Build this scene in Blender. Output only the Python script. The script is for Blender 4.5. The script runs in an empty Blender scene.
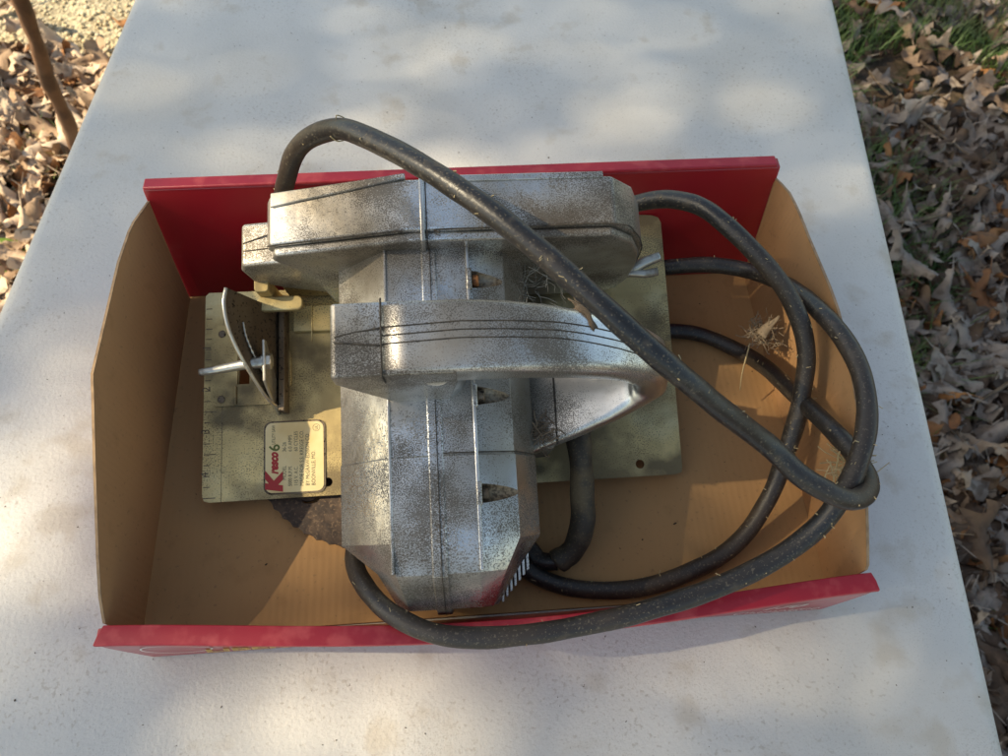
import bpy, bmesh, math, random
from mathutils import Vector, Matrix, noise
R = math.radians
C = bpy.context.scene.collection
sc = bpy.context.scene
random.seed(7)

# ---------------------------------------------------------------- camera
cd = bpy.data.cameras.new('camera'); cam = bpy.data.objects.new('camera', cd); C.objects.link(cam)
sc.camera = cam
p, r = R(62.3), R(3.5)
fw = Vector((0, math.cos(p), -math.sin(p))); up0 = Vector((0, math.sin(p), math.cos(p))); rt0 = Vector((1, 0, 0))
rt = rt0*math.cos(r) + up0*math.sin(r); up = -rt0*math.sin(r) + up0*math.cos(r)
m = Matrix((rt, up, -fw)).transposed().to_4x4(); m.translation = Vector((0, 0, .43)); cam.matrix_world = m
cd.sensor_fit = 'HORIZONTAL'; cd.sensor_width = 36; cd.lens = 757/1008*36
cd.clip_start = .01; cd.clip_end = 400
cd.dof.use_dof = True; cd.dof.focus_distance = .37; cd.dof.aperture_fstop = cd.lens/1000/.0014

# ---------------------------------------------------------------- world, sun, exposure
LD = Vector((.75, .093, -.66)).normalized()          # the way the sunlight travels
w = bpy.data.worlds.new('World'); sc.world = w; w.use_nodes = True
nt = w.node_tree; nt.nodes.clear()
sk = nt.nodes.new('ShaderNodeTexSky'); sk.sky_type = 'NISHITA'; sk.sun_disc = False
sk.sun_elevation = math.asin(-LD.z); sk.sun_rotation = math.atan2(-LD.x, -LD.y)
bg = nt.nodes.new('ShaderNodeBackground'); bg.inputs[1].default_value = .15
wo = nt.nodes.new('ShaderNodeOutputWorld')
nt.links.new(sk.outputs[0], bg.inputs[0]); nt.links.new(bg.outputs[0], wo.inputs[0])
sl = bpy.data.lights.new('sun', 'SUN'); sl.energy = 5.0; sl.angle = R(.53); sl.color = (1, .9, .76)
so = bpy.data.objects.new('sun', sl); C.objects.link(so)
so.rotation_mode = 'QUATERNION'; so.rotation_quaternion = LD.to_track_quat('-Z', 'Y'); so.location = (-4, 1, 4)
sc.view_settings.view_transform = 'Standard'; sc.view_settings.look = 'None'
sc.view_settings.exposure = 0.8; sc.view_settings.gamma = 1
sc.view_settings.use_white_balance = True; sc.view_settings.white_balance_temperature = 8000; sc.view_settings.white_balance_tint = 4
sc.render.engine = 'CYCLES'

# ---------------------------------------------------------------- materials
MATS = {}
def mat(name, base, rough=.6, metal=0, layers=(), bumps=(), coord='Object', rscale=None, spec=None, coat=0, stretch=None, trans=0):
    """layers: (noise scale, lo, hi, colour, roughness or None, detail); bumps: (scale, strength, distance)"""
    if name in MATS: return MATS[name]
    m = bpy.data.materials.new(name); m.use_nodes = True; MATS[name] = m
    t = m.node_tree; n = t.nodes; L = t.links; b = n['Principled BSDF']
    tc = n.new('ShaderNodeTexCoord'); co = tc.outputs[coord]
    if stretch:
        mp = n.new('ShaderNodeMapping'); mp.inputs['Scale'].default_value = stretch; L.new(co, mp.inputs[0]); co = mp.outputs[0]
    b.inputs['Metallic'].default_value = metal
    if spec is not None: b.inputs['Specular IOR Level'].default_value = spec
    if coat: b.inputs['Coat Weight'].default_value = coat; b.inputs['Coat Roughness'].default_value = .25
    c = None; ro = None
    rgb = n.new('ShaderNodeRGB'); rgb.outputs[0].default_value = (*base, 1); c = rgb.outputs[0]
    rv = n.new('ShaderNodeValue'); rv.outputs[0].default_value = rough; ro = rv.outputs[0]
    mv = n.new('ShaderNodeValue'); mv.outputs[0].default_value = metal; mo = mv.outputs[0]
    for i, ly in enumerate(layers):
        s, lo, hi, col, rr = ly[:5]; det = ly[5] if len(ly) > 5 else 4; amt = ly[6] if len(ly) > 6 else 1; kill = ly[7] if len(ly) > 7 else 0; modu = ly[8] if len(ly) > 8 else None
        nz = n.new('ShaderNodeTexNoise'); nz.inputs['Scale'].default_value = s; nz.inputs['Detail'].default_value = det
        ad = n.new('ShaderNodeVectorMath'); ad.operation = 'ADD'; ad.inputs[1].default_value = (i*3.1, i*1.7, i*.9)
        L.new(co, ad.inputs[0]); L.new(ad.outputs[0], nz.inputs['Vector'])
        mr = n.new('ShaderNodeMapRange'); mr.inputs[1].default_value = lo; mr.inputs[2].default_value = hi
        mr.inputs[4].default_value = amt
        L.new(nz.outputs[0], mr.inputs[0])
        if modu:
            nm = n.new('ShaderNodeTexNoise'); nm.inputs['Scale'].default_value = modu[0]; nm.inputs['Detail'].default_value = 5; L.new(ad.outputs[0], nm.inputs['Vector'])
            ma_ = n.new('ShaderNodeMath'); ma_.operation = 'MULTIPLY_ADD'; ma_.inputs[1].default_value = modu[1]; L.new(nm.outputs[0], ma_.inputs[0])
            ms = n.new('ShaderNodeMath'); ms.operation = 'SUBTRACT'; ms.inputs[1].default_value = modu[1]*.5; L.new(nz.outputs[0], ma_.inputs[2]); L.new(ma_.outputs[0], ms.inputs[0])
            L.new(ms.outputs[0], mr.inputs[0])
        mx = n.new('ShaderNodeMix'); mx.data_type = 'RGBA'; mx.inputs['B'].default_value = (*col, 1)
        L.new(mr.outputs[0], mx.inputs['Factor']); L.new(c, mx.inputs['A']); c = mx.outputs['Result']
        if rr is not None:
            m2 = n.new('ShaderNodeMix'); m2.inputs['B'].default_value = rr
            L.new(mr.outputs[0], m2.inputs['Factor']); L.new(ro, m2.inputs['A']); ro = m2.outputs[0]
        if kill:
            m3 = n.new('ShaderNodeMix'); m3.inputs['B'].default_value = metal*(1-kill)
            L.new(mr.outputs[0], m3.inputs['Factor']); L.new(mo, m3.inputs['A']); mo = m3.outputs[0]
    L.new(c, b.inputs['Base Color']); L.new(ro, b.inputs['Roughness']); L.new(mo, b.inputs['Metallic'])
    prev = None
    for s, st, di in bumps:
        nz = n.new('ShaderNodeTexNoise'); nz.inputs['Scale'].default_value = s; nz.inputs['Detail'].default_value = 3
        L.new(co, nz.inputs['Vector'])
        bp = n.new('ShaderNodeBump'); bp.inputs['Strength'].default_value = st; bp.inputs['Distance'].default_value = di
        L.new(nz.outputs[0], bp.inputs['Height'])
        if prev: L.new(prev, bp.inputs['Normal'])
        prev = bp.outputs[0]
    if prev: L.new(prev, b.inputs['Normal'])
    return m

DIRT = (.028, .019, .012)
alu = mat('cast_aluminium', (.80, .78, .74), .25, 1.0, [
    (20, .40, .66, (.40, .36, .29), .38, 5, .8, 0),
    (13, .47, .62, (.17, .135, .09), .5, 8, .75, .5),
    (1900, .50, .60, (.06, .044, .029), .55, 4, .86, .85, (30, 1.0)),
    (1100, .60, .70, (.06, .043, .028), .7, 4, .7, .8, (22, .9)),
    (5, .54, .66, (.16, .115, .065), .55, 9, .5, .5)], [(700, .10, .0004), (45, .35, .0025), (130, .15, .001)])
alu_clean = mat('rubbed_aluminium', (.78, .765, .735), .30, 1.0, [
    (18, .42, .7, (.40, .37, .32), .36, 6, .75, 0),
    (11, .52, .66, (.20, .145, .085), .5, 8, .7, .5),
    (2000, .51, .62, (.075, .055, .036), .5, 4, .8, .75, (26, 1.0))], [(600, .08, .0004), (40, .3, .002)])
grime_shade = mat('grime_and_shade', (.03, .024, .018), .85, 0, [(300, .4, .6, (.08, .06, .04), None)], [(500, .6, .001)])  # dark tone of the grooves: their shade plus packed dirt
zinc = mat('zinc_plate', (.70, .54, .25), .36, .75, [
    (16, .42, .60, (.40, .30, .14), .5, 6, .85, .2),
    (24, .52, .66, (.70, .62, .36), .35, 5, .7, 0),
    (26, .51, .62, (.13, .10, .055), .6, 8, .85, .6),
    (1300, .54, .64, (.12, .085, .04), .7, 4, .8, .8, (22, .7)),
    (11, .48, .58, (.16, .115, .055), .5, 9, .8, .5)], [(220, .3, .0006)])
zinc_dark = mat('tarnished_steel', (.17, .13, .09), .5, .6, [(40, .45, .6, (.09, .06, .035), .7, 5, .8, .5), (500, .58, .64, (.03, .02, .015), .8)], [(300, .3, .0005)])
steel = mat('bright_steel', (.5, .48, .42), .35, .85, [(120, .5, .65, (.14, .10, .06), .7, 4, .7, .7)], [(300, .25, .0005)])
rust = mat('rusty_steel', (.085, .055, .038), .75, .2, [(150, .45, .6, (.05, .035, .028), .8, 6), (600, .56, .64, (.15, .10, .065), .8)], [(300, .6, .001)])
rustbolt = mat('orange_rust', (.38, .15, .05), .8, 0, [(500, .45, .6, (.16, .06, .02), None)], [(700, .6, .001)])
rubber = mat('black_rubber', (.018, .017, .017), .34, 0, [
    (11, .46, .64, (.050, .034, .023), .55, 8, .9),
    (160, .56, .70, (.085, .065, .045), .6, 5, .5),
    (900, .60, .66, (.16, .13, .09), .8, 3, .7)], [(350, .3, .0006), (60, .3, .001)])
rubber_old = mat('dusty_rubber', (.045, .034, .022), .6, 0, [(60, .45, .6, (.12, .085, .045), .8, 6), (900, .58, .68, (.17, .13, .07), .85, 3, .7)], [(200, .6, .001)])
card = mat('kraft_cardboard', (.42, .25, .125), .8, 0, [
    (9, .45, .65, (.42, .265, .145), None, 3, .7), (60, .56, .68, (.27, .155, .08), None, 5, .6), (400, .66, .72, (.2, .12, .07), None, 2, .4)],
    [(200, .2, .0006)], spec=.25)
def stripes(name, axis, base, dark, per=.0042):
    m = mat(name, base, .8, 0, [(9, .45, .65, tuple(x*1.1 for x in base), None, 3, .7), (70, .58, .72, dark, None, 5, .35), (400, .66, .72, (.2, .12, .07), None, 2, .4)], [(200, .2, .0006)], spec=.25)
    t = m.node_tree; n = t.nodes; L = t.links
    wv = n.new('ShaderNodeTexWave'); wv.bands_direction = axis; wv.inputs['Scale'].default_value = 1/per/20*6.283
    wv.inputs['Distortion'].default_value = .4; wv.inputs['Detail Scale'].default_value = .6; wv.inputs['Detail'].default_value = 1
    tc = n.new('ShaderNodeTexCoord'); L.new(tc.outputs['Object'], wv.inputs[0])
    b = n['Principled BSDF']; old = b.inputs['Normal'].links[0].from_socket
    bp = n.new('ShaderNodeBump'); bp.inputs['Strength'].default_value = .35; bp.inputs['Distance'].default_value = .0002
    L.new(wv.outputs[1], bp.inputs['Height']); L.new(old, bp.inputs['Normal']); L.new(bp.outputs[0], b.inputs['Normal'])
    return m
card_side = stripes('corrugated_side', 'Y', (.43, .235, .11), (.31, .165, .075), .0035)
card_floor = stripes('corrugated_floor', 'X', (.43, .24, .105), (.31, .165, .07), .004)
card_edge = mat('cardboard_edge', (.34, .22, .125), .85, 0, [(200, .45, .7, (.20, .125, .07), None, 3, .8)], [(400, .3, .0004)])
red = mat('red_print', (.36, .008, .018), .32, 0, [(25, .4, .7, (.40, .009, .016), .5, 4, .8), (35, .62, .75, (.42, .10, .09), .6, 8, .35)], [(150, .12, .0005), (9, .15, .004)], coat=.7)
red_rim = mat('red_print_worn', (.38, .012, .024), .38, 0, [(90, .5, .66, (.55, .07, .07), .6, 5, .6)], [(150, .2, .0006), (14, .2, .003)], coat=.08)
white_ink = mat('white_ink', (.72, .66, .62), .6); gold_ink = mat('gold_ink', (.80, .56, .22), .6); pale_ink = mat('pale_ink', (.62, .40, .36), .6)
red_ink = mat('red_ink', (.40, .02, .02), .5); black_ink = mat('black_ink', (.035, .035, .02), .6); olive_ink = mat('olive_ink', (.10, .12, .02), .6)
plate_cream = mat('cream_label', (.74, .60, .32), .38, .25, [(40, .42, .62, (.62, .45, .20), .45, 5, .8), (15, .5, .65, (.80, .74, .56), .3, 3, .6)], [(200, .15, .0004)])
plastic = mat('white_plastic', (.62, .60, .56), .46, 0, [
    (3.0, .38, .62, (.56, .535, .49), .55, 6, .9),
    (9, .46, .68, (.49, .455, .40), .6, 8, .55),
    (40, .60, .74, (.44, .37, .28), .6, 8, .5, 0, (5, .5)),
    (420, .62, .72, (.36, .31, .25), None, 4, .5, 0, (12, .35)),
    (1100, .58, .70, (.36, .32, .27), None, 3, .45, 0, (20, .3)),
    (300, .735, .76, (.12, .09, .07), None, 3, .8)], [(420, .45, .0007), (1500, .2, .0003), (25, .1, .002)])
ground_m = mat('forest_soil', (.075, .05, .03), .95, 0, [(8, .45, .6, (.045, .05, .02), None), (60, .45, .6, (.11, .075, .05), None)], [(30, .8, .02)])
path_m = mat('pea_gravel_path', (.56, .48, .32), .9, 0, [(90, .42, .6, (.24, .19, .12), None, 2, .9), (130, .55, .65, (.48, .42, .31), None), (6, .5, .7, (.30, .25, .17), None)], [(110, .9, .012)])
twig_m = mat('dry_twig', (.20, .14, .09), .9, 0, [(60, .45, .6, (.10, .07, .045), None)], [(200, .6, .002)])
stake_m = mat('brown_stick', (.17, .085, .045), .7, 0, [(30, .45, .6, (.09, .045, .025), None, 5), (12, .5, .65, (.22, .13, .08), None)], [(60, .6, .003)], stretch=(1, 1, .3))
straw_m = mat('dry_straw', (.45, .34, .18), .85); fluff_m = mat('grey_fluff', (.24, .18, .12), .95); web_m = mat('cobweb', (.42, .39, .34), .9)
bark = mat('tree_bark', (.12, .09, .065), .95, 0, [(15, .45, .6, (.06, .045, .03), None, 6)], [(20, .8, .02)])
frame_m = mat('grey_painted_steel', (.25, .25, .26), .45, .5)
def leafmat(name, a, b_, c_):
    m = mat(name, a, .75, 0, [(18, .42, .6, b_, None, 4), (50, .55, .65, c_, None, 4, .7)], [(90, .4, .003)], spec=.35)
    return m
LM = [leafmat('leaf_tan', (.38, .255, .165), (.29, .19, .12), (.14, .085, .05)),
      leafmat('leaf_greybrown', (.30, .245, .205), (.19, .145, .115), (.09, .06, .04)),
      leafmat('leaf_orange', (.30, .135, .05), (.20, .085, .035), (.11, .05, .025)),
      leafmat('leaf_pale', (.62, .47, .34), (.50, .36, .25), (.2, .12, .08)),  # base raised past dry-leaf tone to look sunlit
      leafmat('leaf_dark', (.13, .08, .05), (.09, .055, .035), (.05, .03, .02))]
grass_m = mat('grass', (.05, .105, .022), .5, 0, [(4, .4, .6, (.10, .16, .035), None), (3, .55, .7, (.14, .14, .05), None)], coord='Object')
shoot_m = mat('bright_weed', (.15, .26, .03), .6)

# ---------------------------------------------------------------- mesh helpers
def link(name, me, ma, parent=None, smooth=False, bevel=0, bseg=2, angle=30):
    o = bpy.data.objects.new(name, me); C.objects.link(o)
    if ma and not me.materials: me.materials.append(ma)
    if parent: o.parent = parent
    if smooth:
        for f in me.polygons: f.use_smooth = True
    if bevel:
        b = o.modifiers.new('b', 'BEVEL'); b.width = bevel; b.segments = bseg; b.limit_method = 'ANGLE'; b.angle_limit = R(angle); b.harden_normals = False
        for f in me.polygons: f.use_smooth = True
        try: me.set_sharp_from_angle(angle=R(38))
        except Exception: pass
    return o
def fix(me):
    bm = bmesh.new(); bm.from_mesh(me); bmesh.ops.recalc_face_normals(bm, faces=bm.faces); bm.to_mesh(me); bm.free()
def mesh(name, vs, fs, ma, parent=None, **k):
    me = bpy.data.meshes.new(name); me.from_pydata([tuple(v) for v in vs], [], fs); me.update(); fix(me)
    return link(name, me, ma, parent, **k)
def extr(name, poly, lo, hi, axis, ma, parent=None, **k):
    """polygon extruded along an axis: 'Y' takes (x,n), 'N' takes (x,y), 'X' takes (y,n)"""
    f = {'Y': lambda a, b, c: (a, c, b), 'N': lambda a, b, c: (a, b, c), 'X': lambda a, b, c: (c, a, b)}[axis]
    n = len(poly); lo_ = lo if callable(lo) else (lambda a, b: lo); hi_ = hi if callable(hi) else (lambda a, b: hi)
    vs = [f(a, b, lo_(a, b)) for a, b in poly] + [f(a, b, hi_(a, b)) for a, b in poly]
    fs = [list(range(n)), list(range(n, 2*n))] + [[i, (i+1) % n, n+(i+1) % n, n+i] for i in range(n)]
    return mesh(name, vs, fs, ma, parent, **k)
def loft(name, secs, ma, parent=None, caps=True, **k):
    n = len(secs[0]); vs = [v for s in secs for v in s]; fs = []
    for j in range(len(secs)-1):
        for i in range(n): fs.append([j*n+i, j*n+(i+1) % n, (j+1)*n+(i+1) % n, (j+1)*n+i])
    if caps: fs += [list(range(n)), list(range((len(secs)-1)*n, len(secs)*n))]
    return mesh(name, vs, fs, ma, parent, **k)
def cat(pts, sub=8):
    P = [Vector(q) for q in pts]; P = [2*P[0]-P[1]] + P + [2*P[-1]-P[-2]]; out = []
    for i in range(1, len(P)-2):
        a, b, c, d = P[i-1:i+3]
        for s in range(sub):
            t = s/sub
            out.append(.5*((2*b)+(c-a)*t+(2*a-5*b+4*c-d)*t*t+(-a+3*b-3*c+d)*t**3))
    out.append(P[-2]); return out
def tube_data(path, rad, seg=14, jitter=0):
    vs, fs = [], []; n = len(path)
    t0 = (path[1]-path[0]).normalized(); nrm = t0.orthogonal().normalized()
    for i, q in enumerate(path):
        t = (path[min(i+1, n-1)]-path[max(i-1, 0)]).normalized()
        nrm = (nrm - t*nrm.dot(t)).normalized(); bi = t.cross(nrm)
        rr = rad(i/(n-1)) if callable(rad) else rad
        for k in range(seg):
            a = 2*math.pi*k/seg; v = nrm*math.cos(a)+bi*math.sin(a)
            j = 1 + (noise.noise(q*60+v*.7)*jitter if jitter else 0)
            vs.append(q+v*rr*j)
        if i: fs += [[(i-1)*seg+k, (i-1)*seg+(k+1) % seg, i*seg+(k+1) % seg, i*seg+k] for k in range(seg)]
    fs += [list(range(seg)), list(range((n-1)*seg, n*seg))]
    return vs, fs
def tube(name, pts, rad, ma, parent=None, seg=14, sub=8, jitter=0, M=None):
    path = cat(pts, sub)
    if M is not None: path = [M @ q for q in path]
    vs, fs = tube_data(path, rad, seg, jitter)
    return mesh(name, vs, fs, ma, parent, smooth=True)
class Joined:                                    # many small pieces collected into one mesh
    def __init__(s): s.v = []; s.f = []
    def add(s, vs, fs): n = len(s.v); s.v += [tuple(v) for v in vs]; s.f += [[i+n for i in f] for f in fs]
    def build(s, name, ma, parent=None, **k): return mesh(name, s.v, s.f, ma, parent, **k)
def rrect(x0, x1, y0, y1, r_, n=4):
    out = []
    for cx, cy, a0 in ((x1-r_, y1-r_, 0), (x0+r_, y1-r_, 90), (x0+r_, y0+r_, 180), (x1-r_, y0+r_, 270)):
        for i in range(n+1):
            a = R(a0+90*i/n); out.append((cx+r_*math.cos(a), cy+r_*math.sin(a)))
    return out
def plate(name, outline, holes, z0, th, ma, parent=None, bevel=.0003, M=None, **k):
    """flat plate with real holes, through a 2D curve"""
    cu = bpy.data.curves.new(name, 'CURVE'); cu.dimensions = '2D'; cu.fill_mode = 'BOTH'; cu.extrude = th/2
    for poly in [outline]+holes:
        s = cu.splines.new('POLY'); s.points.add(len(poly)-1); s.use_cyclic_u = True
        for i, q in enumerate(poly): s.points[i].co = (q[0], q[1], 0, 1)
    o = bpy.data.objects.new('tmp', cu); C.objects.link(o); bpy.context.view_layer.update()
    me = bpy.data.meshes.new_from_object(o.evaluated_get(bpy.context.evaluated_depsgraph_get()))
    bpy.data.objects.remove(o); me.name = name
    T = Matrix.Translation((0, 0, z0+th/2)); me.transform((M @ T) if M else T); me.materials.clear()
    bm = bmesh.new(); bm.from_mesh(me); bmesh.ops.remove_doubles(bm, verts=bm.verts, dist=1e-6); bmesh.ops.recalc_face_normals(bm, faces=bm.faces); bm.to_mesh(me); bm.free()
    return link(name, me, ma, parent, **k)
def circ(cx, cy, r_, n=20): return [(cx+r_*math.cos(2*math.pi*i/n), cy+r_*math.sin(2*math.pi*i/n)) for i in range(n)]
def text(name, s, size, M, ma, parent, shear=0, bold=0, align='LEFT', sx=1, th=.00003):
    cu = bpy.data.curves.new(name, 'FONT'); cu.body = s; cu.size = size; cu.shear = shear; cu.offset = bold; cu.extrude = th; cu.align_x = align; cu.resolution_u = 3
    o = bpy.data.objects.new('tmp', cu); C.objects.link(o); bpy.context.view_layer.update()
    me = bpy.data.meshes.new_from_object(o.evaluated_get(bpy.context.evaluated_depsgraph_get()))
    bpy.data.objects.remove(o); me.name = name; me.materials.clear()
    me.transform(M @ Matrix.Diagonal((sx, 1, 1, 1)))
    return link(name, me, ma, parent)
def boolcut(o, cutters):
    bpy.context.view_layer.update()
    for c in cutters:
        md = o.modifiers.new('c', 'BOOLEAN'); md.operation = 'DIFFERENCE'; md.object = c; md.solver = 'EXACT'; md.material_mode = 'TRANSFER'
    bpy.context.view_layer.update()
    me = bpy.data.meshes.new_from_object(o.evaluated_get(bpy.context.evaluated_depsgraph_get()))
    o.modifiers.clear(); o.data = me
    for c in cutters: bpy.data.objects.remove(c)
def empty(name, loc, label, catg, group=None, M=None):
    o = bpy.data.objects.new(name, None); C.objects.link(o); o.empty_display_size = .05
    if M is not None: o.matrix_world = M
    else: o.location = loc
    o['label'] = label; o['category'] = catg
    if group: o['group'] = group
    return o
def tag(o, label, catg, group=None):
    o['label'] = label; o['category'] = catg
    if group: o['group'] = group
    return o

# ---------------------------------------------------------------- ground and path
GZ = -.74
def sheet(name, x0, x1, y0, y1, z, step, amp, ma, fine=None):
    nx = int((x1-x0)/step); ny = int((y1-y0)/step); vs = []; fs = []
    for j in range(ny+1):
        for i in range(nx+1):
            x = x0+(x1-x0)*i/nx; y = y0+(y1-y0)*j/ny
            vs.append((x, y, z+amp*noise.noise(Vector((x*1.3, y*1.3, 0)))))
    for j in range(ny):
        for i in range(nx): a = j*(nx+1)+i; fs.append([a, a+1, a+nx+2, a+nx+1])
    return mesh(name, vs, fs, ma, smooth=True)
ground = sheet('ground', -60, 60, -60, 60, GZ-.012, 1.0, .02, ground_m); ground['kind'] = 'structure'
path = sheet('gravel_path', -9, .1, 1.30, 2.75, GZ+.012, .1, .006, path_m)
for v in path.data.vertices:
    if v.co.y < 1.33: v.co.y += .05*noise.noise(Vector((v.co.x*2.2, 4, 0))); v.co.z = GZ-.03
path['kind'] = 'structure'
J = Joined()
ico = bmesh.new(); bmesh.ops.create_icosphere(ico, subdivisions=1, radius=1); ico.verts.ensure_lookup_table()
IV = [v.co.copy() for v in ico.verts]; IF = [[v.index for v in f.verts] for f in ico.faces]; ico.free()
for i in range(9000):
    x = random.uniform(-2.2, -.3); y = random.uniform(1.29, 2.5); s = random.uniform(.003, .0075)
    if i > 7600: y = random.gauss(1.28, .05)
    a = random.random()*6.28; ca, sa = math.cos(a), math.sin(a); e = random.uniform(.6, 1)
    J.add([(x+s*(v.x*ca-v.y*sa*e), y+s*(v.x*sa+v.y*ca*e), GZ+.014+.55*s*v.z) for v in IV], IF)
peb = J.build('path_pebbles', mat('pebbles', (.62, .53, .36), .8, 0, [(12, .4, .55, (.50, .40, .25), None, 2), (18, .55, .65, (.55, .48, .36), None, 2)], coord='Object'), smooth=True); peb['kind'] = 'stuff'

# ---------------------------------------------------------------- fallen leaves, grass
def leaf_verts(seed, L=.1, oak=True):
    rr = random.Random(seed); n = 15; rows = []
    lob = rr.uniform(2.4, 3.4); curl = rr.uniform(-1, 1)*3.2; cup = rr.choice((-1, 1))*rr.uniform(1.5, 6); tw = rr.uniform(-1.6, 1.6); W = rr.uniform(.22, .30)
    ph = rr.random()
    for i in range(n+1):
        t = i/n; env = math.sin(math.pi*min(1, t*.96+.03))**.62*(.55+.65*t if t < .7 else 1.0)
        lobe = .70+.30*math.cos(2*math.pi*(t*lob+ph))
        hw = W*env*(lobe if 0 < i < n else .1)
        back = .10*(1-lobe)
        row = []
        for s in (-1, -.55, 0, .55, 1):
            hh = hw*s; x = t - (0.0 if abs(s) < 1 else back) + .09*abs(s)*env
            z = cup*hh*hh*1.6 + .05*rr.uniform(-1, 1)*abs(s) + .04*math.sin(t*9+s*2+ph*6)
            row.append([x, hh, z])
        rows.append(row)
    vs = []
    for i, row in enumerate(rows):
        t = i/n
        for x, y, z in row:
            a = tw*(t-.5); y2 = y*math.cos(a)-z*math.sin(a); z2 = y*math.sin(a)+z*math.cos(a)
            b = curl*(x-.5)                             # bend along the midrib
            if abs(curl) > .05:
                rad = 1/curl; xx = math.sin(b)*(rad-z2); zz = rad-math.cos(b)*(rad-z2)
            else: xx, zz = x-.5, z2
            vs.append(Vector((xx*L, y2*L, zz*L)))
    fs = []
    for i in range(n):
        for k in range(4): a = i*5+k; fs.append([a, a+1, a+6, a+5])
    base = vs[2]; n0 = len(vs)                          # the stalk
    vs += [base+Vector((0, .0012, 0)), base+Vector((0, -.0012, 0)), base+Vector((-.22*L, .02*L, .05*L)), base+Vector((-.22*L, .008*L, .05*L))]
    fs.append([n0, n0+1, n0+3, n0+2])
    mz = min(v.z for v in vs); return [v-Vector((0, 0, mz)) for v in vs], fs
LV = [leaf_verts(s, random.uniform(.075, .120)) for s in range(18)]
LMESH = {}
for i, (vs, fs) in enumerate(LV):
    for k in range(len(LM)):
        me = bpy.data.meshes.new('fallen_leaf'); me.from_pydata(vs, [], fs); me.materials.append(LM[k])
        for f in me.polygons: f.use_smooth = True
        LMESH[i, k] = me
def leaf_k(x):  # paler left, darker right: sun and shade put into the leaf colour
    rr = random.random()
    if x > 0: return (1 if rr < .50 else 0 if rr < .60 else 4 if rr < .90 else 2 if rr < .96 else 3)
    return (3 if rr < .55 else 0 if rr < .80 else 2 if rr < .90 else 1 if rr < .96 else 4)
def rotm(tilt=.5):
    return Matrix.Rotation(random.uniform(0, 6.28), 4, 'Z') @ Matrix.Rotation(random.gauss(0, tilt), 4, 'X') @ Matrix.Rotation(random.gauss(0, tilt*.7), 4, 'Y')
def density(x, y):                                       # leaves gather, grass shows between
    return noise.noise(Vector((x*2.6, y*2.6, 5)))
count = 0
def put_leaf(x, y, z):
    global count
    o = bpy.data.objects.new('fallen_leaf', LMESH[random.randrange(18), leaf_k(x)]); C.objects.link(o); o.parent = ground
    mm = rotm(.42); mm.translation = (x, y, z); o.matrix_local = mm; count += 1
tries = 0
while count < 230 and tries < 9000:                      # the ground right of the table
    tries += 1; y = random.uniform(-.05, 1.85); x = random.uniform(.50, 1.22)
    if density(x, y) < (-.05 if y > .8 else -.28) and random.random() < .5: continue
    put_leaf(x, y, GZ+random.uniform(.004, .035))
while count < 298:                                       # the sunny ground left of it
    y = random.uniform(.6, 1.46); x = random.uniform(-1.25, -.78)
    if y > 1.30 and random.random() < .8: continue
    put_leaf(x, y, GZ+random.uniform(.006, .035))
JL = [Joined() for _ in LM]
for i in range(9500):
    x = random.gauss(0, 2.2); y = random.gauss(1, 2.2)
    if i > 5800: x = random.uniform(.5, 1.3); y = random.uniform(-.1, 1.3)
    if i > 8700: x = random.uniform(-1.3, -.75); y = random.uniform(.5, 1.42)
    if 1.33 < y < 2.7 and x < .1: continue
    near = (.45 < x < 1.25 and -.1 < y < 1.9) or (-1.3 < x < -.75 and .5 < y < 1.5)
    if density(x, y) < (-.05 if near and y > .85 and x > 0 else -.42) and random.random() < .75: continue
    vs, fs = LV[random.randrange(18)]; mm = rotm(.35); mm.translation = (x, y, GZ+random.uniform(-.004, .012))
    JL[leaf_k(x)].add([mm @ v for v in vs], fs)
for jl, ma in zip(JL, LM):
    o = jl.build('leaf_litter', ma, ground, smooth=True); o['kind'] = 'stuff'
JG = Joined()
for i in range(42000):
    if i < 26000: x = random.uniform(.45, 1.35); y = random.uniform(-.1, 1.9)
    elif i < 31000: x = random.uniform(-1.35, -.7); y = random.uniform(.4, 1.36)
    else: x = random.uniform(-3, 3); y = random.uniform(-2, 4)
    if 1.26 < y < 2.72 and x < .1: continue
    if density(x, y) > (.12 if y > .7 else -.02): continue
    h = random.uniform(.02, .06)*(1.35 if y > .6 and x > 0 else 1); a = random.random()*6.28; l = random.uniform(.2, 1.3)*h; ww = random.uniform(.0009, .0018)
    dx, dy = math.cos(a), math.sin(a); b = Vector((x, y, GZ-.008)); s = Vector((-dy, dx, 0))*ww
    q1 = b+Vector((dx*l*.35, dy*l*.35, h*.6)); q2 = b+Vector((dx*l, dy*l, h))
    JG.add([b-s, b+s, q1+s*.8, q1-s*.8, q2], [[0, 1, 2, 3], [3, 2, 4]])
g = JG.build('grass', grass_m, smooth=True); g['kind'] = 'stuff'
JW = Joined()
for cx, cy in ((-.93, .86), (-.98, .80), (-.90, .93), (-.96, .90), (-.92, .75)):
    for i in range(60):
        x = random.gauss(cx, .03); y = random.gauss(cy, .03); a = random.random()*6.28; l = random.uniform(.015, .04); ww = random.uniform(.003, .006)
        d = Vector((math.cos(a), math.sin(a), .3)); s = Vector((-d.y, d.x, 0))*ww; b = Vector((x, y, GZ+random.uniform(.0, .03)))
        JW.add([b, b+d*l*.5+s, b+d*l, b+d*l*.5-s], [[0, 1, 2, 3]])
o = JW.build('green_weeds', shoot_m); o['kind'] = 'stuff'
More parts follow.
